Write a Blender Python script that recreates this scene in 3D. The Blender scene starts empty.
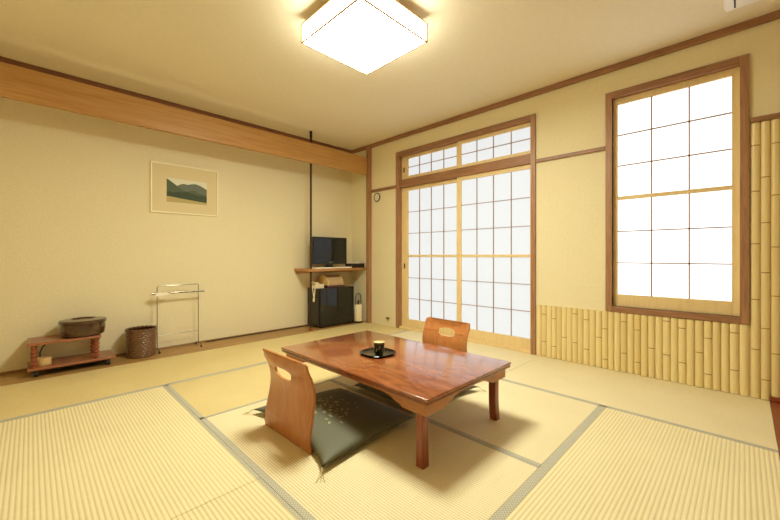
import bpy, bmesh, math, random
from mathutils import Vector, Matrix
random.seed(7)
C = bpy.context.scene.collection
R = math.radians
PI = math.pi

# ------------------------------------------------------------------ materials
def srgb(r, g, b):
    f = lambda c: c / 12.92 if c <= 0.04045 else ((c + 0.055) / 1.055) ** 2.4
    return (f(r / 255), f(g / 255), f(b / 255), 1)

def new_mat(name):
    m = bpy.data.materials.new(name); m.use_nodes = True
    nt = m.node_tree
    return m, nt, nt.nodes['Principled BSDF']

def N(nt, t, **kw):
    n = nt.nodes.new(t)
    for k, v in kw.items(): setattr(n, k, v)
    return n

def plain(name, col, rough=0.6, metal=0.0, coat=0.0, emit=None, estr=0, bump=0, bscale=80):
    m, nt, b = new_mat(name)
    b.inputs['Base Color'].default_value = col
    b.inputs['Roughness'].default_value = rough
    b.inputs['Metallic'].default_value = metal
    b.inputs['Coat Weight'].default_value = coat
    b.inputs['Coat Roughness'].default_value = 0.1
    if emit:
        b.inputs['Emission Color'].default_value = emit
        b.inputs['Emission Strength'].default_value = estr
    # faint grain so that nothing is perfectly uniform
    tc = N(nt, 'ShaderNodeTexCoord'); no = N(nt, 'ShaderNodeTexNoise')
    no.inputs['Scale'].default_value = bscale
    nt.links.new(tc.outputs['Object'], no.inputs['Vector'])
    if bump:
        bp = N(nt, 'ShaderNodeBump'); bp.inputs['Strength'].default_value = bump; bp.inputs['Distance'].default_value = 0.002
        nt.links.new(no.outputs['Fac'], bp.inputs['Height']); nt.links.new(bp.outputs['Normal'], b.inputs['Normal'])
    return m

def wood(name, c1, c2, scale=(1, 12, 12), rough=0.4, coat=0.0, nscale=3.0, dist=1.2, bump=0.05, spec=0.5):
    m, nt, b = new_mat(name)
    tc = N(nt, 'ShaderNodeTexCoord'); mp = N(nt, 'ShaderNodeMapping')
    mp.inputs['Scale'].default_value = scale
    no = N(nt, 'ShaderNodeTexNoise'); no.inputs['Scale'].default_value = nscale
    no.inputs['Detail'].default_value = 6; no.inputs['Distortion'].default_value = dist
    cr = N(nt, 'ShaderNodeValToRGB')
    cr.color_ramp.elements[0].position = 0.3; cr.color_ramp.elements[0].color = c1
    cr.color_ramp.elements[1].position = 0.72; cr.color_ramp.elements[1].color = c2
    nt.links.new(tc.outputs['Object'], mp.inputs['Vector']); nt.links.new(mp.outputs['Vector'], no.inputs['Vector'])
    nt.links.new(no.outputs['Fac'], cr.inputs['Fac']); nt.links.new(cr.outputs['Color'], b.inputs['Base Color'])
    bp = N(nt, 'ShaderNodeBump'); bp.inputs['Strength'].default_value = bump; bp.inputs['Distance'].default_value = 0.001
    nt.links.new(no.outputs['Fac'], bp.inputs['Height']); nt.links.new(bp.outputs['Normal'], b.inputs['Normal'])
    b.inputs['Roughness'].default_value = rough
    b.inputs['Coat Weight'].default_value = coat; b.inputs['Coat Roughness'].default_value = 0.12
    b.inputs['Specular IOR Level'].default_value = spec
    return m

def wallpaper(name, c1, c2, scale=60, bump=0.25):
    m, nt, b = new_mat(name)
    tc = N(nt, 'ShaderNodeTexCoord')
    n1 = N(nt, 'ShaderNodeTexNoise'); n1.inputs['Scale'].default_value = scale; n1.inputs['Detail'].default_value = 5
    n1.inputs['Roughness'].default_value = 0.7
    cr = N(nt, 'ShaderNodeValToRGB')
    cr.color_ramp.elements[0].position = 0.3; cr.color_ramp.elements[0].color = c1
    cr.color_ramp.elements[1].position = 0.7; cr.color_ramp.elements[1].color = c2
    nt.links.new(tc.outputs['Object'], n1.inputs['Vector']); nt.links.new(n1.outputs['Fac'], cr.inputs['Fac'])
    nt.links.new(cr.outputs['Color'], b.inputs['Base Color'])
    bp = N(nt, 'ShaderNodeBump'); bp.inputs['Strength'].default_value = bump; bp.inputs['Distance'].default_value = 0.002
    nt.links.new(n1.outputs['Fac'], bp.inputs['Height']); nt.links.new(bp.outputs['Normal'], b.inputs['Normal'])
    b.inputs['Roughness'].default_value = 0.9; b.inputs['Specular IOR Level'].default_value = 0.15
    return m

def tatami_mat_material(name, axis, period, c1, c2, strength=0.5):
    """woven rush: ribs that run along the axis, fine cross weave, patchy fading"""
    m, nt, b = new_mat(name)
    tc = N(nt, 'ShaderNodeTexCoord'); sp = N(nt, 'ShaderNodeSeparateXYZ')
    nt.links.new(tc.outputs['Object'], sp.inputs['Vector'])
    across = sp.outputs['X' if axis == 'y' else 'Y']; along = sp.outputs['Y' if axis == 'y' else 'X']
    def wave(src, per):
        mu = N(nt, 'ShaderNodeMath', operation='MULTIPLY'); mu.inputs[1].default_value = 2 * PI / per
        nt.links.new(src, mu.inputs[0])
        si = N(nt, 'ShaderNodeMath', operation='SINE'); nt.links.new(mu.outputs[0], si.inputs[0])
        ma = N(nt, 'ShaderNodeMapRange'); ma.inputs['From Min'].default_value = -1; ma.inputs['From Max'].default_value = 1
        nt.links.new(si.outputs[0], ma.inputs['Value'])
        return ma.outputs['Result']
    ribs = wave(across, period)
    pw = N(nt, 'ShaderNodeMath', operation='POWER'); pw.inputs[1].default_value = 0.6
    nt.links.new(ribs, pw.inputs[0])
    mp = N(nt, 'ShaderNodeMapping'); mp.inputs['Scale'].default_value = (6, 500, 1) if axis == 'y' else (500, 6, 1)
    nt.links.new(tc.outputs['Object'], mp.inputs['Vector'])
    fine = N(nt, 'ShaderNodeTexNoise'); fine.inputs['Scale'].default_value = 1.0; fine.inputs['Detail'].default_value = 2
    nt.links.new(mp.outputs['Vector'], fine.inputs['Vector'])
    big = N(nt, 'ShaderNodeTexNoise'); big.inputs['Scale'].default_value = 3.0; big.inputs['Detail'].default_value = 3
    nt.links.new(tc.outputs['Object'], big.inputs['Vector'])
    a1 = N(nt, 'ShaderNodeMath', operation='MULTIPLY'); a1.inputs[1].default_value = strength; nt.links.new(pw.outputs[0], a1.inputs[0])
    a2 = N(nt, 'ShaderNodeMath', operation='MULTIPLY_ADD'); a2.inputs[1].default_value = 0.5
    nt.links.new(fine.outputs['Fac'], a2.inputs[0]); nt.links.new(a1.outputs[0], a2.inputs[2])
    a3 = N(nt, 'ShaderNodeMath', operation='MULTIPLY_ADD'); a3.inputs[1].default_value = 0.35
    nt.links.new(big.outputs['Fac'], a3.inputs[0]); nt.links.new(a2.outputs[0], a3.inputs[2])
    cr = N(nt, 'ShaderNodeValToRGB')
    cr.color_ramp.elements[0].position = 0.2; cr.color_ramp.elements[0].color = c1
    cr.color_ramp.elements[1].position = 0.95; cr.color_ramp.elements[1].color = c2
    nt.links.new(a3.outputs[0], cr.inputs['Fac']); nt.links.new(cr.outputs['Color'], b.inputs['Base Color'])
    bp = N(nt, 'ShaderNodeBump'); bp.inputs['Strength'].default_value = 0.5; bp.inputs['Distance'].default_value = 0.0025
    nt.links.new(pw.outputs[0], bp.inputs['Height']); nt.links.new(bp.outputs['Normal'], b.inputs['Normal'])
    b.inputs['Roughness'].default_value = 0.62; b.inputs['Specular IOR Level'].default_value = 0.3
    return m

def heri_material():
    m, nt, b = new_mat('heri_cloth')
    tc = N(nt, 'ShaderNodeTexCoord')
    ch = N(nt, 'ShaderNodeTexChecker'); ch.inputs['Scale'].default_value = 130
    ch.inputs['Color1'].default_value = srgb(164, 162, 146); ch.inputs['Color2'].default_value = srgb(196, 192, 174)
    nt.links.new(tc.outputs['Object'], ch.inputs['Vector']); nt.links.new(ch.outputs['Color'], b.inputs['Base Color'])
    b.inputs['Roughness'].default_value = 0.8
    return m

def bamboo_material():
    m, nt, b = new_mat('bamboo')
    oi = N(nt, 'ShaderNodeObjectInfo'); tc = N(nt, 'ShaderNodeTexCoord')
    mp = N(nt, 'ShaderNodeMapping'); mp.inputs['Scale'].default_value = (60, 60, 3)
    no = N(nt, 'ShaderNodeTexNoise'); no.inputs['Scale'].default_value = 1.5; no.inputs['Detail'].default_value = 3
    nt.links.new(tc.outputs['Object'], mp.inputs['Vector']); nt.links.new(mp.outputs['Vector'], no.inputs['Vector'])
    ad = N(nt, 'ShaderNodeMath', operation='MULTIPLY_ADD'); ad.inputs[1].default_value = 0.5
    nt.links.new(no.outputs['Fac'], ad.inputs[0])
    mu = N(nt, 'ShaderNodeMath', operation='MULTIPLY'); mu.inputs[1].default_value = 0.5
    nt.links.new(oi.outputs['Random'], mu.inputs[0]); nt.links.new(mu.outputs[0], ad.inputs[2])
    cr = N(nt, 'ShaderNodeValToRGB')
    cr.color_ramp.elements[0].position = 0.15; cr.color_ramp.elements[0].color = srgb(222, 200, 140)
    cr.color_ramp.elements[1].position = 0.85; cr.color_ramp.elements[1].color = srgb(240, 224, 170)
    nt.links.new(ad.outputs[0], cr.inputs['Fac']); nt.links.new(cr.outputs['Color'], b.inputs['Base Color'])
    b.inputs['Roughness'].default_value = 0.35
    return m

def paper_material(name, col, strength):
    # washi paper; its own glow stands in for daylight shining through from outside
    m, nt, b = new_mat(name)
    b.inputs['Base Color'].default_value = srgb(128, 128, 127); b.inputs['Roughness'].default_value = 0.9; b.inputs['Specular IOR Level'].default_value = 0.1
    tc = N(nt, 'ShaderNodeTexCoord'); no = N(nt, 'ShaderNodeTexNoise'); no.inputs['Scale'].default_value = 25; no.inputs['Detail'].default_value = 6
    nt.links.new(tc.outputs['Object'], no.inputs['Vector'])
    mr = N(nt, 'ShaderNodeMapRange'); mr.inputs['To Min'].default_value = strength * 0.97; mr.inputs['To Max'].default_value = strength * 1.03
    nt.links.new(no.outputs['Fac'], mr.inputs['Value'])
    b.inputs['Emission Color'].default_value = col
    nt.links.new(mr.outputs['Result'], b.inputs['Emission Strength'])
    return m

M = {}
LAMP = 50.0
LAMP_COL = (0.985, 0.98, 0.78, 1)
M['wall'] = wallpaper('wall_paper', srgb(226, 215, 180), srgb(238, 228, 196), 70, 0.3)
M['wall_plain'] = wallpaper('wall_plaster', srgb(230, 220, 184), srgb(237, 227, 192), 40, 0.12)
M['ceiling'] = wallpaper('ceiling_paper', srgb(236, 227, 204), srgb(241, 233, 212), 30, 0.1)
M['trim'] = wood('trim_wood', srgb(134, 94, 65), srgb(166, 121, 89), (14, 1.2, 14), 0.45)
M['trim_x'] = wood('trim_wood_long', srgb(117, 74, 51), srgb(147, 99, 70), (1.2, 14, 14), 0.45)
M['trim_z'] = wood('trim_wood_upright', srgb(147, 103, 72), srgb(180, 137, 102), (16, 16, 1.2), 0.4)
M['beam'] = wood('beam_wood', srgb(176, 128, 68), srgb(198, 154, 92), (0.5, 10, 10), 0.42)
M['sash'] = wood('sash_wood', srgb(226, 200, 146), srgb(236, 212, 162), (12, 12, 1.5), 0.45)
M['lattice'] = wood('lattice_wood', srgb(150, 118, 84), srgb(176, 144, 106), (12, 12, 1.5), 0.5)
M['plank'] = wood('plank_wood', srgb(153, 113, 62), srgb(180, 143, 86), (0.8, 14, 14), 0.4)
M['red_plank'] = wood('red_plank_wood', srgb(127, 58, 34), srgb(150, 76, 44), (1, 14, 14), 0.35)
M['table'] = wood('table_burl', srgb(122, 62, 32), srgb(166, 98, 55), (5, 1.3, 2), 0.22, 1.0, 4.0, 1.6, 0.01)
M['table_edge'] = wood('table_edge_wood', srgb(118, 62, 31), srgb(154, 90, 49), (6, 6, 6), 0.3, 0.4)
M['table_leg'] = wood('table_leg_wood', srgb(124, 58, 29), srgb(154, 82, 43), (14, 14, 1.5), 0.3, 0.3)
M['apron'] = wood('table_apron_wood', srgb(164, 104, 55), srgb(188, 128, 73), (4, 4, 10), 0.35, 0.2)
M['ply'] = wood('chair_ply', srgb(174, 108, 57), srgb(196, 128, 73), (12, 12, 1.4), 0.33, 0.25)
M['red_wood'] = wood('cart_wood', srgb(140, 84, 54), srgb(166, 108, 74), (1.5, 14, 14), 0.35, 0.2)
M['red_post'] = wood('cart_post_wood', srgb(132, 68, 44), srgb(156, 88, 60), (10, 10, 3), 0.35, 0.2)
M['lacquer'] = wood('brown_lacquer', srgb(52, 30, 16), srgb(88, 56, 30), (3, 3, 14), 0.22, 0.6)
M['wicker'] = wood('wicker', srgb(81, 56, 33), srgb(134, 98, 66), (20, 20, 40), 0.35, 0.2)
M['shelf'] = wood('shelf_wood', srgb(165, 111, 57), srgb(190, 139, 79), (1, 14, 14), 0.4)
M['heri'] = heri_material()
M['tat_wide_y'] = tatami_mat_material('rush_wide_ribs_y', 'y', 0.0175, srgb(198, 182, 130), srgb(236, 224, 182), 0.62)
M['tat_wide_x'] = tatami_mat_material('rush_wide_ribs_x', 'x', 0.0175, srgb(198, 182, 130), srgb(236, 224, 182), 0.62)
M['tat_fine_y'] = tatami_mat_material('rush_fine_ribs_y', 'y', 0.0125, srgb(192, 176, 130), srgb(238, 226, 188), 0.62)
M['tat_fine_x'] = tatami_mat_material('rush_fine_ribs_x', 'x', 0.0125, srgb(200, 180, 122), srgb(232, 214, 158), 0.35)
M['tat_core'] = plain('mat_core', srgb(190, 168, 112), 0.9)
M['bamboo'] = bamboo_material()
M['bamboo_node'] = plain('bamboo_node', srgb(160, 122, 64), 0.6)  # joint colour, darkened to stand in for shade lost in the fine notches
M['paper_door'] = paper_material('door_paper', (0.90, 0.95, 1.0, 1), 0.60)
M['paper_win'] = paper_material('window_paper', (0.95, 0.975, 1.0, 1), 1.4)
M['lamp'] = plain('lamp_acrylic', srgb(250, 248, 240), 0.4, emit=LAMP_COL, estr=LAMP)
M['lamp_side'] = plain('lamp_acrylic_side', srgb(250, 248, 240), 0.4, emit=LAMP_COL, estr=LAMP * .17)
M['lamp_edge'] = wood('lamp_edge_wood', srgb(196, 156, 96), srgb(214, 176, 118), (8, 8, 8), 0.5)
M['white_plastic'] = plain('white_plastic', srgb(236, 232, 222), 0.4)
M['ivory'] = plain('ivory_plastic', srgb(238, 226, 190), 0.4)
M['black_plastic'] = plain('black_plastic', srgb(24, 23, 22), 0.3)
M['black_matte'] = plain('black_matte', srgb(30, 28, 26), 0.6)
M['screen'] = plain('screen_glass', srgb(20, 22, 22), 0.12)
M['fridge'] = plain('fridge_body', srgb(44, 40, 32), 0.35)
M['fridge_door'] = plain('fridge_door_gloss', srgb(30, 29, 26), 0.1)
M['chrome'] = plain('chrome', srgb(150, 144, 130), 0.25, 1.0)
M['dark_metal'] = plain('dark_metal', srgb(70, 54, 40), 0.4, 0.6)
M['copper'] = plain('copper_foot', srgb(140, 84, 48), 0.4, 0.5)
M['brass'] = plain('brass', srgb(150, 120, 62), 0.35, 0.9)
M['cream'] = plain('cream_paint', srgb(232, 214, 160), 0.6)
M['cloth_white'] = plain('white_cloth', srgb(244, 238, 220), 0.8)
M['mat_board'] = plain('mat_board', srgb(224, 210, 170), 0.85)
M['gold_frame'] = plain('pale_gold_frame', srgb(250, 244, 214), 0.4, 0.0)
M['sky_print'] = plain('print_sky', srgb(228, 228, 208), 0.7)
M['hill_far'] = plain('print_far_hill', srgb(108, 116, 104), 0.7, bump=0)
M['hill_mid'] = plain('print_mid_hill', srgb(86, 98, 78), 0.7)
M['hill_near'] = plain('print_near_hill', srgb(62, 76, 58), 0.7)
M['field'] = plain('print_field', srgb(186, 170, 116), 0.7)
M['cushion'] = plain('cushion_green', srgb(96, 96, 76), 0.6, bump=0.3, bscale=220)
M['cushion_leaf'] = plain('embroidery_thread', srgb(176, 168, 122), 0.5)
M['thread'] = plain('tassel_thread', srgb(196, 184, 140), 0.7)
M['cup'] = plain('cup_glaze', srgb(40, 36, 26), 0.3)
M['cup_band'] = plain('cup_band', srgb(112, 98, 54), 0.35)
M['cup_in'] = plain('cup_inside', srgb(226, 206, 160), 0.4)
M['tea_pattern'] = plain('cup_pattern', srgb(186, 178, 140), 0.4)
M['tray'] = plain('tray_lacquer', srgb(20, 18, 16), 0.12)
M['caddy_base'] = wood('caddy_base_wood', srgb(81, 49, 44), srgb(101, 64, 55), (2, 12, 12), 0.4)
M['caddy_body'] = wood('caddy_cover_wood', srgb(171, 141, 101), srgb(192, 165, 123), (1, 10, 10), 0.4)
M['caddy_end'] = plain('caddy_end', srgb(226, 196, 130), 0.5)
M['beige_box'] = plain('beige_box', srgb(214, 182, 122), 0.6)
M['dial'] = plain('dial_face', srgb(232, 226, 206), 0.5)
M['dial_rim'] = plain('dial_rim', srgb(70, 54, 36), 0.4)
M['gap'] = plain('wall_foot_wood', srgb(150, 112, 66), 0.7)

# ------------------------------------------------------------------ mesh helpers
def nb(): return bmesh.new()

def box(bm, x0, x1, y0, y1, z0, z1, bev=0.0, seg=2, mi=0):
    r = bmesh.ops.create_cube(bm, size=1)
    vs = r['verts']
    for v in vs:
        v.co = Vector(((x0 + x1) / 2 + v.co.x * (x1 - x0), (y0 + y1) / 2 + v.co.y * (y1 - y0), (z0 + z1) / 2 + v.co.z * (z1 - z0)))
    fs = set(f for v in vs for f in v.link_faces)
    if bev:
        es = list(set(e for f in fs for e in f.edges))
        rr = bmesh.ops.bevel(bm, geom=es, offset=bev, segments=seg, profile=0.5, affect='EDGES')
        fs = set(f for f in rr['faces']) | set(f for f in fs if f.is_valid)
    for f in fs:
        if f.is_valid: f.material_index = mi
    return bm

def tube(bm, pts, rad, n=10, mi=0, closed=False):
    """a round tube along a list of points; rad a number or a list"""
    pts = [Vector(p) for p in pts]
    K = len(pts); rings = []
    rads = rad if isinstance(rad, (list, tuple)) else [rad] * K
    up = None
    for i, p in enumerate(pts):
        if closed: t = (pts[(i + 1) % K] - pts[i - 1]).normalized()
        else: t = (pts[min(i + 1, K - 1)] - pts[max(i - 1, 0)]).normalized()
        if up is None:
            up = Vector((0, 0, 1)) if abs(t.z) < 0.9 else Vector((1, 0, 0))
        a = (up - t * up.dot(t))
        a = a.normalized() if a.length > 1e-6 else t.orthogonal().normalized()
        b = t.cross(a); up = a
        rings.append([bm.verts.new(p + (a * math.cos(2 * PI * k / n) + b * math.sin(2 * PI * k / n)) * rads[i]) for k in range(n)])
    for i in range(K if closed else K - 1):
        A, B = rings[i], rings[(i + 1) % K]
        for k in range(n):
            f = bm.faces.new((A[k], A[(k + 1) % n], B[(k + 1) % n], B[k])); f.material_index = mi
    if not closed:
        f = bm.faces.new(rings[0][::-1]); f.material_index = mi
        f = bm.faces.new(rings[-1]); f.material_index = mi
    return bm

def lathe(bm, prof, n=32, cx=0, cy=0, mi=0, a0=0.0, a1=2 * PI, mis=None):
    full = abs(a1 - a0 - 2 * PI) < 1e-6
    cols = n if full else n + 1
    rings = []
    for r, z in prof:
        if r < 1e-5:
            rings.append([bm.verts.new((cx, cy, z))] * cols); continue
        rings.append([bm.verts.new((cx + r * math.cos(a0 + (a1 - a0) * k / n), cy + r * math.sin(a0 + (a1 - a0) * k / n), z)) for k in range(cols)])
    for i in range(len(prof) - 1):
        A, B = rings[i], rings[i + 1]
        for k in range(n):
            k2 = (k + 1) % cols
            vs = []
            for v in (A[k], A[k2], B[k2], B[k]):
                if v not in vs: vs.append(v)
            if len(vs) >= 3:
                try:
                    f = bm.faces.new(vs); f.material_index = mis[i] if mis else mi
                except ValueError: pass
    return bm

def prism(bm, poly, axis, a, b, mi=0):
    """extrude a 2D polygon between a and b along the axis"""
    def P(u, v, w): return {'x': (w, u, v), 'y': (u, w, v), 'z': (u, v, w)}[axis]
    A = [bm.verts.new(P(u, v, a)) for u, v in poly]; B = [bm.verts.new(P(u, v, b)) for u, v in poly]
    n = len(poly)
    for i in range(n):
        f = bm.faces.new((A[i], A[(i + 1) % n], B[(i + 1) % n], B[i])); f.material_index = mi
    f = bm.faces.new(A[::-1]); f.material_index = mi
    f = bm.faces.new(B); f.material_index = mi
    return bm

def obj(name, bm, mats, parent=None, smooth=False, loc=None):
    bmesh.ops.recalc_face_normals(bm, faces=bm.faces)
    me = bpy.data.meshes.new(name); bm.to_mesh(me); bm.free()
    o = bpy.data.objects.new(name, me); C.objects.link(o)
    for m in (mats if isinstance(mats, (list, tuple)) else [mats]): me.materials.append(m)
    if smooth:
        for p in me.polygons: p.use_smooth = True
        md = o.modifiers.new('edges', 'EDGE_SPLIT'); md.split_angle = R(38)
    if parent: o.parent = parent
    if loc: o.location = loc
    return o

def thing(name, label, cat, loc=(0, 0, 0), rz=0, group=None):
    o = bpy.data.objects.new(name, None); C.objects.link(o)
    o.empty_display_size = 0.1
    o.location = loc; o.rotation_euler = (0, 0, rz)
    return tag(o, label, cat, group)

def tag(o, label, cat, group=None):
    o['label'] = label; o['category'] = cat
    if group: o['group'] = group
    return o

def struct(name, bm, mats, parent=None, smooth=False):
    o = obj(name, bm, mats, parent, smooth); o['kind'] = 'structure'
    return o

def struct_empty(name, loc=(0, 0, 0)):
    o = bpy.data.objects.new(name, None); C.objects.link(o); o.location = loc; o['kind'] = 'structure'
    return o

def copy_thing(root, loc, rz, label):
    r = root.copy(); C.objects.link(r); r.location = loc; r.rotation_euler = (0, 0, rz); r['label'] = label
    for ch in list(root.children):
        c = ch.copy(); C.objects.link(c); c.parent = r
        for g in ch.children:
            d = g.copy(); C.objects.link(d); d.parent = c
    return r

# ------------------------------------------------------------------ room shell
XL, XR, YF, YB, ZC = -1.30, 3.60, -1.60, 4.43, 2.665
MAT = 0.0          # walking surface of the mats
bm = nb(); box(bm, XL - .1, XR + .2, YF - .1, YB + .1, -0.16, -0.05); struct('floor', bm, M['plank'])
bm = nb(); box(bm, XL - .1, XR + .2, YF - .1, YB + .1, ZC, ZC + .1); struct('ceiling', bm, M['ceiling'])
bm = nb(); box(bm, XL - .1, XR + .2, YB, YB + .1, -0.05, ZC); struct('wall_back', bm, M['wall'])
bm = nb(); box(bm, XL - .1, XL, YF, YB, -0.05, ZC); struct('wall_left', bm, M['wall'])
bm = nb(); box(bm, XL - .1, XR + .2, YF - .1, YF, -0.05, ZC); struct('wall_front', bm, M['wall'])
# right wall with the door and window openings
D0, D1, DZ = 1.54, 3.39, 2.39       # door opening
W0, W1, WZ0, WZ1 = 0.02, 0.82, 0.56, 2.38
bm = nb()
box(bm, XR, XR + .14, YF, W0, -0.05, ZC)
box(bm, XR, XR + .14, W0, W1, -0.05, WZ0)
box(bm, XR, XR + .14, W0, W1, WZ1, ZC)
box(bm, XR, XR + .14, W1, D0, -0.05, ZC)
box(bm, XR, XR + .14, D0, D1, DZ, ZC)
box(bm, XR, XR + .14, D1, YB, -0.05, ZC)
box(bm, XR, XR + .14, D0, D1, -0.05, -0.002)
struct('wall_right', bm, M['wall_plain'])

# ceiling mouldings, rail, post, beam
bm = nb(); box(bm, XL, XR, YB - .035, YB, 2.618, ZC, .004); struct('trim_1', bm, M['trim_x'])
bm = nb(); box(bm, XR - .035, XR, YF, YB - .035, 2.616, ZC, .004); struct('trim_2', bm, M['trim'])
bm = nb(); box(bm, XR - .02, XR, 3.445, 3.96, 1.945, 1.985, .003); box(bm, XR - .02, XR, .870, 1.488, 1.938, 1.972, .003)
box(bm, XR - .03, XR, YF, -.035, 1.935, 1.972, .003); struct('trim_3', bm, M['trim'])
bm = nb(); box(bm, 3.535, XR, 3.955, 4.012, 0, 2.617, .005); struct('trim_4', bm, M['trim_z'])
bm = nb(); box(bm, XL, 3.5345, 3.985, 4.03, 2.212, 2.468, .003); struct('trim_5', bm, M['beam'])
bm = nb(); box(bm, XL, XR, YB - .012, YB, 0, .022, .002); struct('baseboard_back', bm, M['gap'])
bm = nb(); box(bm, XR - .03, XR, YF, -.13, 0.004, .035, .004); struct('baseboard_right', bm, M['red_plank'])
bm = nb(); box(bm, XL, XR, 4.043, YB, -0.05, 0.004, .002); struct('trim_6', bm, M['plank'])
bm = nb(); box(bm, XL, XR, YF, -.128, -0.05, 0.003, .002); struct('trim_7', bm, M['red_plank'])

# ------------------------------------------------------------------ tatami mats
def mat(x0, x1, y0, y1, surf, borders, label):
    g = .0012
    t = thing('tatami_mat', label, 'tatami mat', ((x0 + x1) / 2, (y0 + y1) / 2, -0.05), 0, 'tatami mats on the floor')
    hx, hy = (x1 - x0) / 2 - g, (y1 - y0) / 2 - g
    bm = nb(); box(bm, -hx, hx, -hy, hy, 0.0, 0.046, .002); obj('core', bm, M['tat_core'], t)
    bm = nb(); box(bm, -hx, hx, -hy, hy, 0.0455, 0.05, .0012); obj('rush_cover', bm, surf, t)
    for s, w in borders.items():
        bm = nb()
        if s == 'x-': box(bm, -hx, -hx + w, -hy, hy, .049, .0512)
        if s == 'x+': box(bm, hx - w, hx, -hy, hy, .049, .0512)
        if s == 'y-': box(bm, -hx, hx, -hy, -hy + w, .049, .0512)
        if s == 'y+': box(bm, -hx, hx, hy - w, hy, .049, .0512)
        obj('cloth_border', bm, M['heri'], t)
    return t
mat(XL, XR, 3.175, 4.043, M['tat_fine_x'], {'y-': .028}, 'long golden tatami mat along the wall with the picture')
mat(XL, .731, 1.545, 3.175, M['tat_wide_y'], {'x+': .016, 'y+': .014}, 'wide-ribbed yellow tatami mat in the left foreground, before the low cart')
mat(XL, .731, -.128, 1.545, M['tat_wide_y'], {'x+': .016}, 'wide-ribbed tatami mat at the bottom edge, left of the grey border strip')
mat(.731, 2.69, 2.355, 3.175, M['tat_fine_x'], {'y-': .02, 'y+': .02, 'x-': .025}, 'plain golden tatami mat behind the low table, before the television alcove')
mat(.731, 1.698, .687, 2.355, M['tat_fine_y'], {'x-': .032, 'x+': .012}, 'fine-ribbed tatami mat under the left floor chair and green cushion')
mat(1.698, 2.69, .687, 2.355, M['tat_fine_y'], {'x-': .026, 'x+': .02}, 'pale tatami mat under the right half of the low table')
mat(.731, 2.69, -.128, .687, M['tat_wide_x'], {'y+': .042, 'x+': .016}, 'wide-ribbed pale tatami mat in the right foreground')
mat(2.69, XR, 1.445, 3.085, M['tat_fine_y'], {'x-': .016}, 'tatami mat along the paper sliding doors')
mat(2.69, XR, 3.085, 3.175, M['tat_fine_y'], {}, 'narrow strip of matting left of the paper sliding doors')
mat(2.69, XR, -.128, 1.445, M['tat_fine_y'], {'x-': .016}, 'tatami mat along the foot of the low bamboo panelling')

# ------------------------------------------------------------------ door frame, window frame and shoji panels
d = struct_empty('door_1', (XR, (D0 + D1) / 2, 0))
def rel(o_loc, x0, x1, y0, y1, z0, z1, bm, bev=.003, mi=0):
    box(bm, x0 - o_loc[0], x1 - o_loc[0], y0 - o_loc[1], y1 - o_loc[1], z0 - o_loc[2], z1 - o_loc[2], bev, 2, mi)
L = (XR, (D0 + D1) / 2, 0)
bm = nb()
rel(L, XR - .018, XR + .10, 1.49, D0, 0, 2.438, bm); rel(L, XR - .018, XR + .10, D1, 3.443, 0, 2.438, bm)
obj('door_jamb', bm, M['trim_z'], d)
bm = nb(); rel(L, XR - .018, XR + .10, D0, D1, 2.375, 2.438, bm); obj('door_header', bm, M['trim'], d)
bm = nb(); rel(L, XR - .006, XR + .10, D0, D1, 1.944, 2.046, bm); obj('lintel', bm, M['trim'], d)
bm = nb(); rel(L, XR - .004, XR + .10, D0, D1, -.002, .03, bm); obj('threshold', bm, M['sash'], d)

def shoji(name, label, x, y0, y1, z0, z1, stile, top, bottom, cols, rows_lo, rows_hi, mid, paper, cat, group, extra=()):
    """light wooden frame, thin lattice, paper behind; mid = (z0, z1) of the middle rail"""
    loc = (x, (y0 + y1) / 2, z0)
    t = thing(name, label, cat, loc, 0, group)
    f = nb(); h = .012
    s0, s1 = stile
    rel(loc, x - h, x + h, y0, y0 + s0, z0, z1, f, .002); rel(loc, x - h, x + h, y1 - s1, y1, z0, z1, f, .002)
    rel(loc, x - h, x + h, y0 + s0, y1 - s1, z0, z0 + bottom, f, .002); rel(loc, x - h, x + h, y0 + s0, y1 - s1, z1 - top, z1, f, .002)
    if mid: rel(loc, x - h, x + h, y0 + s0, y1 - s1, mid[0], mid[1], f, .002)
    obj('panel_frame', f, M['sash'], t)
    l = nb(); w = .0031 if mid is None or cols == 4 else .0046
    a, b, c, e = y0 + s0, y1 - s1, z0 + bottom, z1 - top
    for k in range(1, cols):
        y = a + (b - a) * k / cols; rel(loc, x - .007, x + .006, y - w, y + w, c, e, l, 0)
    spans = [(c, e, rows_lo)] if not mid else [(c, mid[0], rows_lo), (mid[1], e, rows_hi)]
    for (p, q, n) in spans:
        for k in range(1, n):
            z = p + (q - p) * k / n; rel(loc, x - .007, x + .006, a, b, z - w, z + w, l, 0)
    obj('lattice', l, M['lattice'], t)
    p = nb(); rel(loc, x + .006, x + .009, a - .004, b + .004, c - .004, e + .004, p, 0); obj('paper', p, paper, t)
    for (y, z) in extra:
        q = nb(); rel(loc, x - .0145, x - .010, y - .011, y + .011, z - .035, z + .035, q, .002); obj('finger_pull', q, M['dark_metal'], t)
    return t
DP = M['paper_door']
shoji('shoji_door', 'white paper sliding door nearer the alcove corner, behind the right floor chair', XR + .062, 2.40, 3.39, .03, 1.944, (.080, .118), .05, .105, 4, 3, 3, (.985, 1.015), DP, 'sliding door', 'paper sliding doors', [(3.335, .86)])
shoji('shoji_door', 'white paper sliding door nearer the bamboo panelling, overlapping the other', XR + .030, 1.54, 2.45, .03, 1.944, (.02, .055), .045, .115, 4, 3, 3, (.985, 1.015), DP, 'sliding door', 'paper sliding doors')
shoji('shoji_transom', 'small paper panel above the sliding doors, the one nearer the alcove', XR + .062, 2.40, 3.39, 2.046, 2.375, (.080, .118), .04, .052, 4, 2, 0, None, DP, 'transom panel', 'paper transom panels', [(3.345, 2.19)])
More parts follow.
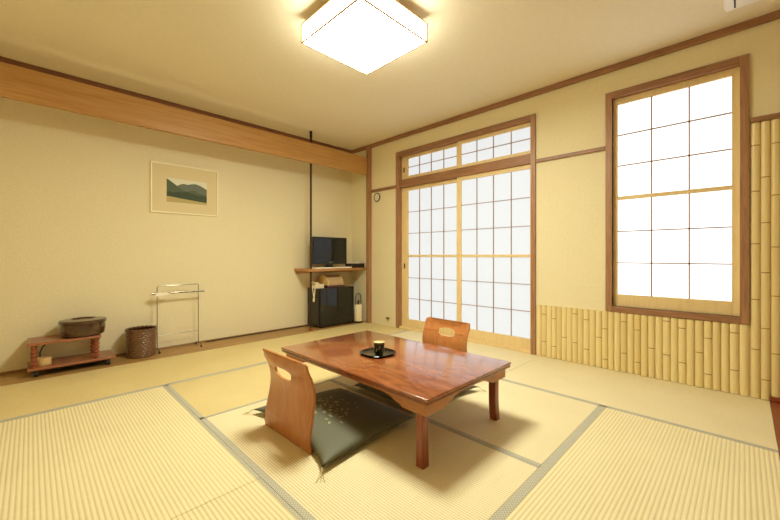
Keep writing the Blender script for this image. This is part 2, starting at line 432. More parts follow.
shoji('shoji_transom', 'small paper panel above the sliding doors, the one nearer the tall window', XR + .030, 1.54, 2.45, 2.046, 2.375, (.02, .055), .04, .04, 4, 2, 0, None, DP, 'transom panel', 'paper transom panels')

w = struct_empty('window_1', (XR, (W0 + W1) / 2, 0)); L = (XR, (W0 + W1) / 2, 0)
bm = nb()
rel(L, XR - .022, XR + .10, -.030, W0, .512, 2.434, bm); rel(L, XR - .022, XR + .10, W1, .868, .512, 2.434, bm)
obj('window_jamb', bm, M['trim_z'], w)
bm = nb(); rel(L, XR - .022, XR + .10, W0, W1, 2.378, 2.434, bm); obj('window_head', bm, M['trim'], w)
bm = nb(); rel(L, XR - .022, XR + .10, W0, W1, .512, .560, bm); obj('window_sill', bm, M['trim'], w)
shoji('shoji_window_panel', 'tall bright paper panel in the brown window frame above the bamboo', XR + .04, W0, W1, .56, 2.378, (.042, .035), .055, .105, 3, 3, 3, (1.488, 1.520), M['paper_win'], 'window panel', None)

# ------------------------------------------------------------------ bamboo panelling
def bamboo(t, y, r, z0, z1, nodes):
    prof = [(r * .97, z0)]
    for z in nodes:
        if z0 + .02 < z < z1 - .02:
            prof += [(r * .99, z - .010), (r * 1.0, z - .004), (r * .86, z - .0028), (r * .86, z + .0028), (r * 1.0, z + .004), (r * .99, z + .010)]
    prof.append((r * .97, z1))
    bm = nb()
    lathe(bm, prof, 12, 0, 0, 0, PI / 2, 3 * PI / 2)
    for v in bm.verts: v.co.x = -.021 * (max(0, -v.co.x / r)) ** .9 if v.co.x < -1e-6 else 0.0
    # close the back and the ends
    top = [v for v in bm.verts if abs(v.co.z - z1) < 1e-6]; bot = [v for v in bm.verts if abs(v.co.z - z0) < 1e-6]
    top.sort(key=lambda v: v.co.y); bot.sort(key=lambda v: v.co.y)
    bm.faces.new(top); bm.faces.new(bot)
    for f in bm.faces:
        zs = [v.co.z for v in f.verts]
        if max(zs) - min(zs) < .0059 and max(zs) - min(zs) > .005: f.material_index = 1
    obj('bamboo_pole', bm, [M['bamboo'], M['bamboo_node']], t, True, (0, y, 0))
t = thing('bamboo_panelling', 'low panelling of split yellow bamboo below the tall window', 'bamboo panelling', (XR - .001, .7275, 0))
y = 1.482; k = 0
nodes_seq = [.33, .17, .40, .12, .36, .24, .44, .20, .31, .15, .42, .28, .10, .37]
while y > -.03:
    wd = min(.049 + random.uniform(-.003, .003), y + .0345)
    if wd < .02: break
    base = nodes_seq[k % len(nodes_seq)] + random.uniform(-.02, .02)
    bamboo(t, y - wd / 2 - .7275, wd / 2, .004, .508, [base, base - .27, base + .27])
    y -= wd; k += 1
t = thing('bamboo_panelling', 'tall panelling of split yellow bamboo right of the window', 'bamboo panelling', (XR - .001, -.5, 0))
y = -.035
while y > -.85:
    wd = .049
    base = random.uniform(.1, .5)
    z0 = .004 if y > -.12 else .036
    bamboo(t, y - wd / 2 + .5, wd / 2, z0, 1.934, [base + .36 * q + random.uniform(-.04, .04) for q in range(6)])
    y -= wd

# ------------------------------------------------------------------ ceiling light and ceiling unit
LX0, LX1, LY0, LY1 = 1.325, 1.922, 1.552, 2.172
cx, cy = (LX0 + LX1) / 2, (LY0 + LY1) / 2
t = thing('ceiling_light', 'square glowing white ceiling light with thin wooden edges above the table', 'ceiling light', (cx, cy, 2.475))
hx, hy = (LX1 - LX0) / 2, (LY1 - LY0) / 2
bm = nb(); box(bm, -hx * .8, hx * .8, -hy * .8, hy * .8, .125, .19, .003); obj('mounting_base', bm, M['lamp_edge'], t)
bm = nb(); box(bm, -hx, hx, -hy, hy, .0, .125)
for f_ in bm.faces:
    f_.normal_update(); f_.material_index = 0 if f_.normal.z < -.5 else (1 if abs(f_.normal.z) < .5 else 2)
obj('lamp_shade', bm, [M['lamp'], M['lamp_side'], M['white_plastic']], t)
e = .0055
bm = nb()
for sx in (-1, 1):
    for sy in (-1, 1):
        box(bm, sx * hx - e, sx * hx + e, sy * hy - e, sy * hy + e, -.003, .128)
    box(bm, sx * hx - e, sx * hx + e, -hy, hy, -.0035, .0035); box(bm, sx * hx - e, sx * hx + e, -hy, hy, .1215, .1285)
    box(bm, -hx, hx, sx * hy - e, sx * hy + e, -.0035, .0035); box(bm, -hx, hx, sx * hy - e, sx * hy + e, .1215, .1285)
obj('shade_edging', bm, M['lamp_edge'], t)

t = thing('ceiling_unit', 'white rounded ceiling fixture with a dark slit, cut off at the top right corner', 'ceiling fixture', (2.82, -.35, 2.493))
bm = nb(); box(bm, -.22, .20, -.45, .435, 0, .20, .022, 4); obj('housing', bm, M['white_plastic'], t, True)
bm = nb(); box(bm, -.19, .165, .383, .391, -.0015, .004); obj('slit', bm, M['black_matte'], t)

# ------------------------------------------------------------------ framed picture
t = thing('framed_picture', 'landscape print of dark hills in a wide mount and pale thin frame on the wall', 'picture', (1.224, YB - .0005, 1.732))
W2, H2 = .338, .268
bm = nb()
f = .013
box(bm, -W2, W2, -.022, 0, -H2, -H2 + f, .002); box(bm, -W2, W2, -.022, 0, H2 - f, H2, .002)
box(bm, -W2, -W2 + f, -.022, 0, -H2 + f, H2 - f, .002); box(bm, W2 - f, W2, -.022, 0, -H2 + f, H2 - f, .002)
obj('frame', bm, M['gold_frame'], t)
bm = nb(); box(bm, -W2 + f, W2 - f, -.010, -.002, -H2 + f, H2 - f); obj('mount_board', bm, M['mat_board'], t)
# print: layered hills, one flat mesh
bm = nb(); px0, px1, pz0, pz1 = -.19, .215, -.145, .115
def layer(top, z_low, y, mi):
    n = len(top)
    T = [bm.verts.new((px0 + (px1 - px0) * i / (n - 1), y, pz0 + (pz1 - pz0) * h)) for i, h in enumerate(top)]
    B = [bm.verts.new((px0 + (px1 - px0) * i / (n - 1), y, pz0 + (pz1 - pz0) * z_low)) for i in range(n)]
    for i in range(n - 1):
        q = bm.faces.new((B[i], B[i + 1], T[i + 1], T[i])); q.material_index = mi
layer([1, 1], 0, -.0104, 0)
layer([.52, .56, .60, .66, .74, .80, .82, .80, .83, .86, .87, .84, .80, .74, .68], .1, -.0106, 1)
layer([.97, .90, .82, .74, .66, .58, .52, .50, .54, .58, .56, .50, .46, .44, .42], .1, -.0108, 2)
layer([.42, .44, .40, .42, .46, .44, .47, .49, .46, .42, .40, .38, .40, .37, .36], .1, -.0110, 3)
layer([.24, .23, .22, .21, .19, .18, .17, .16, .15, .14, .13, .12, .11, .10, .10], 0, -.0112, 4)
obj('print', bm, [M['sky_print'], M['hill_far'], M['hill_mid'], M['hill_near'], M['field']], t)

# ------------------------------------------------------------------ low cart, round box, small box, basket, rack
t = thing('rolling_cart', 'low red-brown two-tier cart with turned posts against the left wall', 'cart', (.0, 4.0, .004))
bm = nb(); box(bm, -.02, .45, .09, .405, .262, .284, .005); obj('upper_shelf', bm, M['red_wood'], t)
bm = nb(); box(bm, -.02, .555, .10, .405, .056, .078, .005); obj('lower_shelf', bm, M['red_wood'], t)
for (px, py) in ((.02, .125), (.418, .125), (.02, .375), (.418, .375)):
    prof = [(0, .078), (.018, .078), (.018, .088)]
    for q in range(5):
        z = .092 + q * .034
        prof += [(.012, z), (.021, z + .009), (.022, z + .017), (.021, z + .025), (.012, z + .033)]
    prof += [(.018, .262), (0, .262)]
    bm = nb(); lathe(bm, prof, 16, px, py); obj('post', bm, M['red_post'], t, True)
for (px, py) in ((.03, .135), (.50, .135), (.03, .37), (.50, .37)):
    bm = nb(); box(bm, px - .016, px + .016, py - .012, py + .012, .040, .056, .002)
    c = obj('caster', bm, M['black_plastic'], t)
    bm = nb(); tube(bm, [(px - .014, py, .0235), (px + .014, py, .0235)], .0225, 16); obj('wheel', bm, M['black_matte'], c, True)
bm = nb(); box(bm, .08, .47, .16, .38, .034, .056, .003); obj('under_tray', bm, M['black_matte'], t)

t = thing('round_box', 'large round dark brown lidded box on top of the low cart', 'box', (.335, 4.235, .2885))
t.scale = (1, 1, 1.1)
bm = nb(); lathe(bm, [(0, 0), (.138, 0), (.152, .012), (.160, .055), (.157, .098)], 48); obj('bowl', bm, M['lacquer'], t, True)
bm = nb(); lathe(bm, [(.158, .0985), (.166, .102), (.168, .118), (.160, .128), (.112, .134), (.088, .1345), (.08, .126), (0, .126)], 48)
obj('lid', bm, M['lacquer'], t, True)
t = thing('small_box', 'small round beige tub on the lower shelf of the cart', 'tub', (.078, 4.2, .0825))
bm = nb(); lathe(bm, [(0, 0), (.048, 0), (.05, .004), (.05, .052), (.046, .058), (0, .058)], 32); obj('tub_body', bm, M['beige_box'], t, True)
bm = nb(); lathe(bm, [(.0505, .042), (.052, .043), (.052, .058), (.0505, .0595), (0, .0595)], 32); obj('tub_lid', bm, M['beige_box'], t, True)
bm = nb()
tube(bm, [(.115, 4.30, .0886), (.085, 4.32, .0895), (.06, 4.335, .11), (.058, 4.345, .16), (.075, 4.35, .205), (.105, 4.355, .235), (.15, 4.36, .252), (.20, 4.362, .258)], .005, 8)
tag(obj('cord', bm, M['black_matte'], None, True), 'black cord looping up behind the beige tub inside the cart', 'cord')

t = thing('wicker_basket', 'dark brown woven wicker waste basket on the floor beside the cart', 'basket', (.780, 4.27, .004))
t.scale = (.86, .86, 1.02)
def weave(r0, r1, z0, z1, rows, n, out):
    bm = nb(); rings = []
    steps = rows * 4
    for i in range(steps + 1):
        u = i / steps; z = z0 + (z1 - z0) * u
        row = min(i // 4, rows - 1); ph = (i % 4) / 4
        ring = []
        for k in range(n):
            a = 2 * PI * k / n
            s = math.sin(a * 18 + (PI if row % 2 else 0))
            dr = .0022 * s * math.sin(PI * ph) + .0048 * math.sin(PI * ph)
            r = r0 + (r1 - r0) * u + (dr if out else -.006)
            ring.append(bm.verts.new((r * math.cos(a), r * math.sin(a), z)))
        rings.append(ring)
    for i in range(steps):
        for k in range(n):
            bm.faces.new((rings[i][k], rings[i][(k + 1) % n], rings[i + 1][(k + 1) % n], rings[i + 1][k]))
    return bm, rings
bm, _ = weave(.136, .146, .004, .262, 12, 108, True); obj('woven_wall', bm, M['wicker'], t, True)
bm, _ = weave(.134, .143, .010, .262, 4, 48, False); obj('lining', bm, M['lacquer'], t, True)
bm = nb(); lathe(bm, [(0, 0), (.133, 0), (.137, .006), (.130, .010), (0, .010)], 40); obj('base', bm, M['wicker'], t, True)
bm = nb()
ring = [((.146 + .003 * math.cos(k * 2 * PI / 60 * 20)) * math.cos(k * 2 * PI / 60), (.146 + .003 * math.cos(k * 2 * PI / 60 * 20)) * math.sin(k * 2 * PI / 60), .264 + .003 * math.sin(k * 2 * PI / 60 * 20)) for k in range(60)]
tube(bm, ring, .009, 8, 0, True); obj('rim', bm, M['wicker'], t, True)

t = thing('towel_rack', 'thin chrome towel rack standing by the wall beside the wicker basket', 'towel rack', (1.125, 4.325, .004))
X0, X1 = -.198, .195
bm = nb(); tube(bm, [(X0, 0, .03), (X0, 0, .66), (X0, 0, .675), (X0 + .012, 0, .683), (X1 - .012, 0, .683), (X1, 0, .675), (X1, 0, .66), (X1, 0, .03)], .0045, 8); obj('rack_frame', bm, M['chrome'], t, True)
bm = nb(); tube(bm, [(X0, 0, .165), (X1, 0, .165)], .003, 8); obj('lower_rail', bm, M['chrome'], t, True)
bm = nb(); tube(bm, [(X0, 0, .035), (X1, 0, .035)], .003, 8); obj('foot_rail', bm, M['chrome'], t, True)
bm = nb(); box(bm, X0 - .05, X1 + .06, -.022, -.008, .596, .612, .003); obj('towel_bar', bm, M['chrome'], t)
for s in (X0, X1):
    bm = nb(); tube(bm, [(s, -.10, .011), (s, -.085, .026), (s, -.04, .032), (s, .04, .032), (s, .075, .026), (s, .085, .011)], .0055, 8)
    fo = obj('foot', bm, M['chrome'], t, True)
    for py in (-.10, .085):
        q = nb(); tube(q, [(s, py, 0), (s, py, .014)], .009, 10); obj('rubber_tip', q, M['black_matte'], fo, True)
t = thing('folded_cloth', 'small white folded cloth on the left end of the towel rack bar', 'cloth', (.93, 4.31, .600))  # flat white piece with a narrow flap over the bar
bm = nb()
prism(bm, [(-.012, .017), (.06, .022), (.12, .004), (.06, -.012), (-.005, -.02), (-.03, -.002)], 'y', -.012, -.009)
prism(bm, [(-.02, .0165), (.115, .0165), (.115, .0195), (-.02, .0195)], 'y', -.0115, .012)
tag(obj('cloth', bm, M['cloth_white'], t), '', '')
for k in ('label', 'category'):
    del t.children[0][k]

# ------------------------------------------------------------------ alcove: pole, shelf and what stands there
bm = nb(); tube(bm, [(0, 0, .03), (0, 0, 2.655)], .0135, 14)
t = thing('tension_pole', 'thin dark upright pole from floor to ceiling at the television shelf', 'pole', (2.635, 4.10, .004))
obj('shaft', bm, M['dark_metal'], t, True)
bm = nb(); lathe(bm, [(0, 0), (.022, 0), (.022, .03), (.015, .04), (0, .04)], 16); obj('foot', bm, M['copper'], t, True)
bm = nb(); lathe(bm, [(.0145, 2.56), (.018, 2.59), (.018, 2.659), (0, 2.659)], 16); obj('ceiling_cap', bm, M['black_matte'], t, True)

t = thing('wall_shelf', 'orange-brown wooden shelf in the corner carrying the television', 'shelf', (3.0, 4.25, .79))
bm = nb(); box(bm, -.425, .595, -.175, .178, 0, .034, .004); obj('board', bm, M['shelf'], t)
bm = nb(); box(bm, -.41, .59, .150, .178, -.035, -.0005, .003); obj('wall_batten', bm, M['shelf'], t)

t = thing('television', 'black flat television on the corner shelf beside the pole', 'television', (3.005, 4.2, .8405))
bm = nb(); box(bm, -.292, .292, -.03, .015, .042, .425, .006); box(bm, -.2, .2, .015, .05, .09, .36, .01); obj('cabinet', bm, M['black_plastic'], t)
bm = nb(); box(bm, -.272, .272, -.0315, -.0295, .088, .407); obj('screen', bm, M['screen'], t)
bm = nb(); box(bm, -.028, .028, -.0315, -.0295, .060, .068); obj('badge', bm, M['chrome'], t)
bm = nb(); box(bm, -.05, .05, -.015, .02, .012, .06, .004)
lathe(bm, [(0, 0), (.085, 0), (.085, .008), (.06, .013), (0, .013)], 28); obj('stand', bm, M['black_plastic'], t, True)
bm = nb(); box(bm, -.295, .34, -.08, .09, 0, .0155, .003)
tag(obj('swivel_board', bm, M['cloth_white'], None, False, (3.0, 4.168, .8245)), 'flat pale board under the television on the shelf', 'board')
t = thing('black_box', 'flat black box on the shelf right of the television', 'box', (3.44, 4.17, .8245))
bm = nb(); box(bm, -.115, .13, -.085, .08, 0, .052, .004); obj('body', bm, M['black_matte'], t)
bm = nb(); box(bm, -.116, .131, -.086, .081, .0525, .062, .003); obj('lid', bm, M['black_plastic'], t)
bm = nb(); box(bm, -.06, .03, -.05, .03, 0, .010, .003); box(bm, -.03, .055, -.03, .04, .010, .016, .002)
tag(obj('paper_packet', bm, M['cloth_white'], None, False, (3.45, 4.15, .887)), 'small white packet lying on the flat black box', 'packet')

t = thing('mini_fridge', 'small dark refrigerator with glossy door under the television shelf', 'refrigerator', (3.1, 4.25, .004))
bm = nb(); box(bm, -.314, .285, -.105, .174, .018, .546, .006); obj('body', bm, M['fridge'], t)
bm = nb(); box(bm, -.300, .285, -.14, -.107, .012, .546, .008, 3); dd = obj('door', bm, M['fridge_door'], t, True)
bm = nb(); box(bm, .262, .270, -.1425, -.1395, .20, .50); obj('door_grip', bm, M['black_matte'], dd)
for sx in (-.25, .25):
    for sy in (-.08, .13):
        bm = nb(); lathe(bm, [(0, 0), (.018, 0), (.018, .018), (0, .018)], 12, sx, sy); obj('foot', bm, M['black_plastic'], t, True)

t = thing('tea_caddy', 'arched tea caddy with half-round pale ends on top of the small refrigerator', 'tea caddy', (3.08, 4.27, .5505))
bm = nb(); box(bm, -.14, .145, -.13, .13, 0, .032, .004); obj('base_tray', bm, M['caddy_base'], t)
half = [(.125 * math.cos(a), .032 + .142 * math.sin(a)) for a in [PI * k / 24 for k in range(25)]]
for x in (-.135, .125):
    bm = nb(); prism(bm, half, 'x', x, x + .012); obj('end_panel', bm, M['caddy_end'], t)
bm = nb()
o_ = [(.118 * math.cos(a), .033 + .134 * math.sin(a)) for a in [PI * k / 24 for k in range(25)]]
i_ = [(.112 * math.cos(a), .033 + .128 * math.sin(a)) for a in [PI * k / 24 for k in range(24, -1, -1)]]
prism(bm, o_ + i_, 'x', -.1225, .1245); obj('arched_cover', bm, M['caddy_body'], t)

t = thing('telephone', 'white desk telephone on the refrigerator corner with its cord hanging down', 'telephone', (2.848, 4.27, .5505))
bm = nb(); prism(bm, [(-.085, 0), (.085, 0), (.085, .03), (-.085, .055)], 'x', -.065, .055); obj('body', bm, M['ivory'], t)
bm = nb()
tube(bm, [(-.045, -.10, .052), (-.045, -.07, .062), (-.045, 0, .070), (-.045, .07, .076), (-.045, .10, .070)], [.018, .022, .014, .022, .018], 12); obj('handset', bm, M['ivory'], t, True)
bm = nb(); box(bm, .0, .045, -.06, .03, .040, .047, .002)
for i in range(3):
    for j in range(4): box(bm, .003 + i * .014, .013 + i * .014, -.055 + j * .02, -.042 + j * .02, .047, .050)
obj('keypad', bm, M['white_plastic'], t)
bm = nb()
tube(bm, [(-.06, -.06, .05), (-.082, -.07, .01), (-.083, -.065, -.05), (-.083, -.055, -.11), (-.083, -.045, -.135), (-.083, -.035, -.11), (-.083, -.02, -.05), (-.082, -.005, .01), (-.06, .0, .03)], .0075, 8)
tube(bm, [(-.084, -.048, -.12), (-.086, -.046, -.15), (-.086, -.044, -.185)], [.008, .016, .012], 10)
obj('cord', bm, M['ivory'], t, True)

t = thing('lantern', 'white cylindrical lantern with black bail handle on the floor beside the refrigerator', 'lantern', (3.458, 4.10, .004))
bm = nb(); lathe(bm, [(0, .025), (.060, .025), (.062, .03), (.062, .262), (.056, .270), (0, .272)], 32); obj('body', bm, M['ivory'], t, True)
bm = nb(); lathe(bm, [(0, 0), (.058, 0), (.064, .006), (.064, .026), (0, .026)], 32); obj('base', bm, M['black_plastic'], t, True)
bm = nb(); lathe(bm, [(0, .272), (.022, .272), (.016, .29), (.010, .30), (.014, .315), (.010, .33), (0, .332)], 20); obj('top_knob', bm, M['black_plastic'], t, True)
bm = nb(); tube(bm, [(-.05, 0, .265), (-.052, 0, .33), (-.048, 0, .39), (-.03, 0, .425), (0, 0, .436), (.03, 0, .425), (.048, 0, .39), (.052, 0, .33), (.05, 0, .265)], .0055, 8); obj('bail_handle', bm, M['black_plastic'], t, True)

bm = nb(); tube(bm, [(1.42, 4.405, .0095), (1.7, 4.41, .0095), (2.1, 4.408, .0095), (2.5, 4.412, .0095), (2.8, 4.418, .0095)], .0055, 8)
tag(obj('cable', bm, M['black_matte'], None, True), 'thin black cable lying along the foot of the wall behind the towel rack', 'cable')

# small fittings on the right wall
t = thing('wall_dial', 'small round white dial with a dark rim high on the wall left of the doors', 'dial', (XR - .0005, 3.83, 1.862))
def disc(r, x0, x1): 
    b_ = nb(); tube(b_, [(x0, 0, 0), (x1, 0, 0)], r, 28); return b_
obj('face', disc(.052, -.012, 0), M['dial'], t, True)
bm = nb(); tube(bm, [(-.008, .058 * math.cos(2 * PI * k / 32), .058 * math.sin(2 * PI * k / 32)) for k in range(32)], .008, 8, 0, True); obj('rim', bm, M['dial_rim'], t, True)
t = thing('wall_valve', 'small brass-coloured valve fitting low on the wall left of the doors', 'valve', (XR - .0005, 3.585, .115))
obj('plate', disc(.03, -.006, 0), M['cream'], t, True)
bm = nb(); tube(bm, [(-.006, 0, 0), (-.035, 0, 0)], .012, 14); tube(bm, [(-.03, 0, 0), (-.034, -.004, -.03)], .009, 12); obj('spout', bm, M['brass'], t, True)
bm = nb(); box(bm, -.042, -.034, -.006, .03, -.008, .012, .003); obj('lever', bm, M['dark_metal'], t)

# ------------------------------------------------------------------ low table
TH = .352
t = thing('low_table', 'low glossy red-brown wooden table with carved corner aprons in the middle of the room', 'low table', (1.659, 1.668, .0012), 0)
TX, TY = .408, .662
bm = nb(); box(bm, -TX, TX, -TY, TY, TH - .017, TH, .006, 3); obj('tabletop', bm, M['table'], t, True)
bm = nb(); box(bm, -TX + .004, TX - .004, -TY + .004, TY - .004, TH - .034, TH - .0172, .006, 3); obj('edge_moulding', bm, M['table_edge'], t, True)
def apron(length, axis, off, th):
    """apron board whose lower edge drops into a carved bracket at each end"""
    h = length
    zt, zb, zm = TH - .0342, TH - .092, TH - .050
    pts = [(-h, zt), (h, zt), (h, zb)]
    r = [(h - .15, zb), (h - .165, zb + .012), (h - .185, zb + .013), (h - .20, zb + .020), (h - .225, zb + .033), (h - .27, zm)]
    pts += r + [(-u, z) for u, z in reversed(r)] + [(-h, zb)]
    b_ = nb(); prism(b_, pts, axis, off - th / 2, off + th / 2); return b_
for s in (-1, 1):
    obj('apron', apron(TY - .028, 'x', s * (TX - .034), .018), M['apron'], t)
    obj('apron', apron(TX - .026, 'y', s * (TY - .036), .018), M['apron'], t)
for sx in (-1, 1):
    for sy in (-1, 1):
        bm = nb(); n = 8; prev = None
        for i in range(n + 1):
            u = i / n; z = (TH - .0345) * (1 - u)
            fl = .005 * max(0, (u - .55) / .45) ** 2
            cxx = sx * (TX - .066 + fl); cyy = sy * (TY - .083 + fl); hw = .0225
            ring = [bm.verts.new((cxx + a * hw, cyy + b * hw, z)) for a, b in ((-1, -1), (1, -1), (1, 1), (-1, 1))]
            if prev:
                for k in range(4): bm.faces.new((prev[k], prev[(k + 1) % 4], ring[(k + 1) % 4], ring[k]))
            else: bm.faces.new(ring)
            prev = ring
        bm.faces.new(prev[::-1])
        bmesh.ops.recalc_face_normals(bm, faces=bm.faces)
        es = [e for e in bm.edges if abs((e.verts[0].co - e.verts[1].co).normalized().z) > .9]
        bmesh.ops.bevel(bm, geom=es, offset=.003, segments=2, affect='EDGES')
        obj('leg', bm, M['table_leg'], t, True)

# tray and cup
t = thing('tray', 'glossy black rounded-square tray on the low table under the teacup', 'tray', (1.615, 1.715, TH + .0017), R(-3))
def rsq(h, r, n=8):
    out = []
    for (sx, sy, a0) in ((1, 1, 0), (-1, 1, PI / 2), (-1, -1, PI), (1, -1, 3 * PI / 2)):
        for k in range(n + 1):
            a = a0 + PI / 2 * k / n; out.append((sx * (h - r) + r * math.cos(a), sy * (h - r) + r * math.sin(a)))
    return out
bm = nb(); rings = []
for h, z in ((.088, 0), (.100, .006), (.108, .013), (.106, .0145), (.098, .008), (.088, .0045)):
    rings.append([bm.verts.new((x, y, z)) for x, y in rsq(h, h * .7)])
for i in range(len(rings) - 1):
    for k in range(len(rings[0])):
        k2 = (k + 1) % len(rings[0]); bm.faces.new((rings[i][k], rings[i][k2], rings[i + 1][k2], rings[i + 1][k]))
bm.faces.new(rings[0][::-1]); bm.faces.new(rings[-1])
obj('tray_dish', bm, M['tray'], t, True)
t = thing('teacup', 'small dark patterned teacup with a pale inside standing on the black tray', 'teacup', (1.612, 1.700, TH + .0065))
bm = nb()
lathe(bm, [(0, .0), (.024, .0), (.025, .004), (.032, .008), (.035, .02), (.0362, .052), (.0368, .068), (.0365, .078), (.034, .0785), (.033, .073), (0, .071)], 36, mis=[0, 0, 0, 0, 0, 0, 1, 2, 2, 2])
obj('cup_body', bm, [M['cup'], M['cup_band'], M['cup_in']], t, True)
bm = nb()
for k in range(11):
    a = 2 * PI * k / 11; z = .026 + .016 * (k % 2)
    r = .0372
    for dz, da, sl in ((0, 0, 1), (.012, .12, -1)):
        q = [(-.14, 0), (0, .004), (.14, .0 + .003 * sl), (0, -.004)]
        vs = [bm.verts.new(((r) * math.cos(a + da + u), (r) * math.sin(a + da + u), z + dz + v)) for u, v in q]
        bm.faces.new(vs)
obj('leaf_pattern', bm, M['tea_pattern'], t)

# ------------------------------------------------------------------ floor chairs
PROF = [(0.0, .000), (.03, -.006), (.07, -.006), (.12, .003), (.17, .014), (.22, .023), (.27, .028), (.32, .024), (.37, .010), (.41, -.010), (.44, -.018), (.462, -.028)]
def prof_x(z):
    for (z0, x0), (z1, x1) in zip(PROF, PROF[1:]):
        if z <= z1:
            u = (z - z0) / (z1 - z0); u = max(0, min(1, u))
            # smooth cubic between neighbours
            i = PROF.index((z0, x0)); xm = PROF[max(i - 1, 0)][1]; xn = PROF[min(i + 2, len(PROF) - 1)][1]
            return 0.5 * ((2 * x0) + (-xm + x1) * u + (2 * xm - 5 * x0 + 4 * x1 - xn) * u * u + (-xm + 3 * x0 - 3 * x1 + xn) * u ** 3)
    return PROF[-1][1]
def half_width(z):
    # wide foot, slight waist, a little narrower at the top
    return .236 - .012 * max(0, min(1, z / .46)) - .006 * math.sin(PI * z / .46)
def chair(label, loc, rz):
    t = thing('floor_chair', label, 'floor chair', loc, rz, 'legless bentwood floor chairs')
    bm = nb(); ZT = .462; rc = .024
    out = []
    nseg = 12
    for i in range(13): out.append((-half_width(i / 12 * (ZT - rc)), i / 12 * (ZT - rc)))
    hw = half_width(ZT)
    for k in range(1, nseg + 1):
        a = PI - PI / 2 * k / nseg; out.append((-hw + rc + rc * math.cos(a) - (half_width(ZT - rc) - hw) * (1 - k / nseg), ZT - rc + rc * math.sin(a)))
    mir = [(-u, z) for u, z in reversed(out)]
    out = out + mir
    hole = []
    for k in range(40):
        a = 2 * PI * k / 40
        c, s = math.cos(a), math.sin(a)
        e_ = 2 / 2.8
        hole.append((.088 * math.copysign(abs(c) ** e_, c), .362 + .034 * math.copysign(abs(s) ** (2 / 2.3), s)))
    ev = []
    for loop in (out, hole):
        vs = [bm.verts.new((0, u, z)) for u, z in loop]
        ev += [bm.edges.new((vs[i], vs[(i + 1) % len(vs)])) for i in range(len(vs))]
    bmesh.ops.triangle_fill(bm, edges=ev, use_beauty=True)
    for i in range(1, 46):
        bmesh.ops.bisect_plane(bm, geom=bm.verts[:] + bm.edges[:] + bm.faces[:], plane_co=(0, 0, i * .01 + .0003), plane_no=(0, 0, 1))
    for f in bm.faces:
        if f.normal.x > 0: f.normal_flip()
    base = [(v, v.co.copy()) for v in bm.verts]
    for v, c_ in base: v.co.x = prof_x(c_.z) - .036 * (1 - (c_.y / .23) ** 2) * min(1, max(0, (c_.z - .05) / .28)) ** 1.2
    bm.normal_update()
    # thickness
    front = bm.faces[:]
    geo = bmesh.ops.extrude_face_region(bm, geom=front)
    for v in [g for g in geo['geom'] if isinstance(g, bmesh.types.BMVert)]: v.co.x += .013
    obj('backrest', bm, M['ply'], t, True)
    bm = nb(); box(bm, -.002, .40, -.225, .225, 0, .012, .004); obj('seat', bm, M['ply'], t)
    return t
c0 = chair('bent plywood floor chair left of the table, with the embroidered green cushion', (.985, 1.778, .0014), R(1))
c1 = copy_thing(c0, (2.437, 1.762, .0014), R(180 - 1), 'bent plywood floor chair seen beyond the table, before the paper doors')

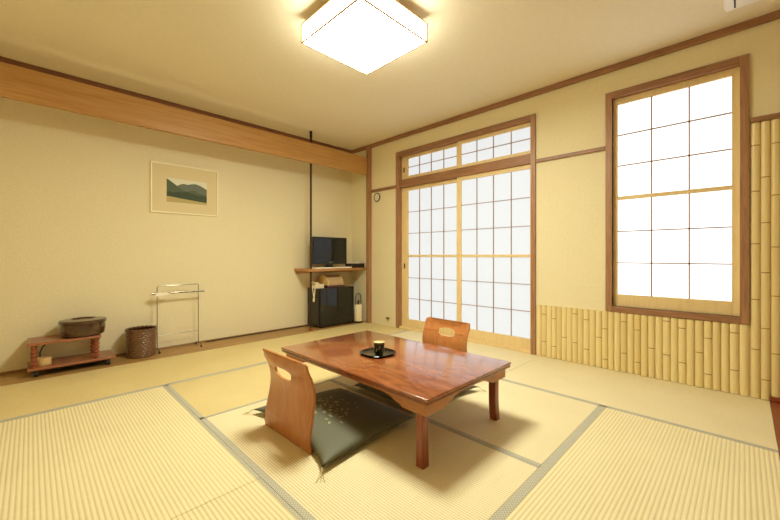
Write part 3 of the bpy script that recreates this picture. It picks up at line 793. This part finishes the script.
# ------------------------------------------------------------------ cushions
def cushion(corners, label, seed, chair_side):
    """corners in order: back-left, back-right, front-right, front-left (world xy)"""
    rnd = random.Random(seed)
    cx = sum(p[0] for p in corners) / 4; cy = sum(p[1] for p in corners) / 4
    t = thing('floor_cushion', label, 'floor cushion', (cx, cy, .0145), 0, 'square green floor cushions')
    P = [Vector((p[0] - cx, p[1] - cy, 0)) for p in corners]
    n = 36
    def plan(u, v):
        a = P[0].lerp(P[1], u); b = P[3].lerp(P[2], u); q = a.lerp(b, v)
        # sides bow inwards between the corner points
        su, sv = 2 * u - 1, 2 * v - 1
        side = .17 if su * chair_side > 0 else .05
        u2, v2 = (su * (1 - side * (1 - abs(sv) ** 4)) + 1) / 2, (sv * (1 - .045 * (1 - su * su)) + 1) / 2
        a = P[0].lerp(P[1], u2); b = P[3].lerp(P[2], u2)
        return a.lerp(b, v2)
    def hgt(u, v):
        su, sv = abs(2 * u - 1), abs(2 * v - 1)
        return ((1 - su ** 2.6) * (1 - sv ** 2.6)) ** .42
    def top(u, v):
        q = plan(u, v); h = hgt(u, v)
        w = .003 * math.sin(9 * u + 2 * v + seed) * math.sin(7 * v - 3 * u)
        return Vector((q.x, q.y, .018 + .05 * h + w * h))
    bm = nb()
    T = [[bm.verts.new(top(i / n, j / n)) for j in range(n + 1)] for i in range(n + 1)]
    B = [[(T[i][j] if i in (0, n) or j in (0, n) else bm.verts.new(Vector((plan(i / n, j / n).x, plan(i / n, j / n).y, .018 - .017 * min(1, hgt(i / n, j / n) * 1.1))))) for j in range(n + 1)] for i in range(n + 1)]
    for i in range(n):
        for j in range(n):
            bm.faces.new((T[i][j], T[i + 1][j], T[i + 1][j + 1], T[i][j + 1])); bm.faces.new((B[i][j + 1], B[i + 1][j + 1], B[i + 1][j], B[i][j]))
    bmesh.ops.recalc_face_normals(bm, faces=bm.faces)
    # embroidered sprays of small leaves
    def leaf(u, v, ang, ln):
        def S(du, dv):
            uu, vv = u + du, v + dv; q = top(uu, vv); return bm.verts.new((q.x, q.y, q.z + .0008))
        c, s = math.cos(ang), math.sin(ang)
        pr = [(-.5, 0), (-.2, .2), (.2, .2), (.5, 0), (.2, -.2), (-.2, -.2)]
        vs = [S(ln * (c * a - s * b), ln * (s * a + c * b)) for a, b in pr]
        f = bm.faces.new(vs); f.material_index = 1
        f.normal_update()
        if f.normal.z < 0: f.normal_flip()
    for (u0, v0, k) in ((.40, .50, 14), (.58, .38, 10), (.36, .66, 5), (.66, .56, 5), (.50, .62, 8), (.46, .34, 7)):
        for q in range(k):
            a = 2 * PI * q / k + rnd.uniform(-.3, .3); rr = rnd.uniform(.04, .12)
            leaf(u0 + rr * math.cos(a), v0 + rr * math.sin(a), a + rnd.uniform(-.5, .5), rnd.uniform(.026, .052))
    me = bpy.data.meshes.new('cover'); bm.to_mesh(me); bm.free()
    o = bpy.data.objects.new('cover', me); C.objects.link(o); me.materials.append(M['cushion']); me.materials.append(M['cushion_leaf'])
    for p in me.polygons: p.use_smooth = True
    o.parent = t
    for p in P:
        d_ = p.normalized(); b_ = nb()
        for q in range(3):
            sd = Vector((-d_.y, d_.x, 0)) * (q - 1) * .012
            tube(b_, [p * .985 + Vector((0, 0, .018)), p + d_ * .012 + sd * .6 + Vector((0, 0, .008)), p + d_ * .03 + sd + Vector((0, 0, -.009)), p + d_ * .055 + sd * 1.6 + Vector((0, 0, -.0105))], .0016, 6)
        obj('corner_tassel', b_, M['thread'], t, True)
    return t
cushion([(.985, 2.20), (1.60, 2.09), (1.625, 1.40), (.935, 1.365)], 'green embroidered floor cushion on the left floor chair, half in the table shadow', 3, -1)
cushion([(1.70, 2.07), (2.33, 2.15), (2.335, 1.39), (1.69, 1.47)], 'dark green floor cushion on the far chair, mostly hidden under the table', 9, 1)

# ------------------------------------------------------------------ light, world, camera
w_ = bpy.data.worlds.new('World'); bpy.context.scene.world = w_; w_.use_nodes = True
w_.node_tree.nodes['Background'].inputs['Color'].default_value = (.8, .9, 1, 1)
w_.node_tree.nodes['Background'].inputs['Strength'].default_value = 0.6

cam = bpy.data.cameras.new('Camera'); co = bpy.data.objects.new('Camera', cam); C.objects.link(co)
F, YAW, Y0 = 356.56, .78127, 255.9
co.location = (0, 0, 1.0)
co.rotation_euler = (PI / 2, 0, YAW - PI / 2)
cam.sensor_fit = 'HORIZONTAL'; cam.sensor_width = 36; cam.lens = F * 36 / 780
cam.shift_y = -(260 - Y0) / 780
cam.clip_start = .02
sc = bpy.context.scene
sc.camera = co
sc.view_settings.view_transform = 'Standard'
sc.view_settings.look = 'None'
sc.view_settings.exposure = 0.36
sc.view_settings.gamma = 1.0
sc.view_settings.use_curve_mapping = False
sc.cycles.max_bounces = 12; sc.cycles.diffuse_bounces = 8
sc.cycles.sample_clamp_indirect = 6
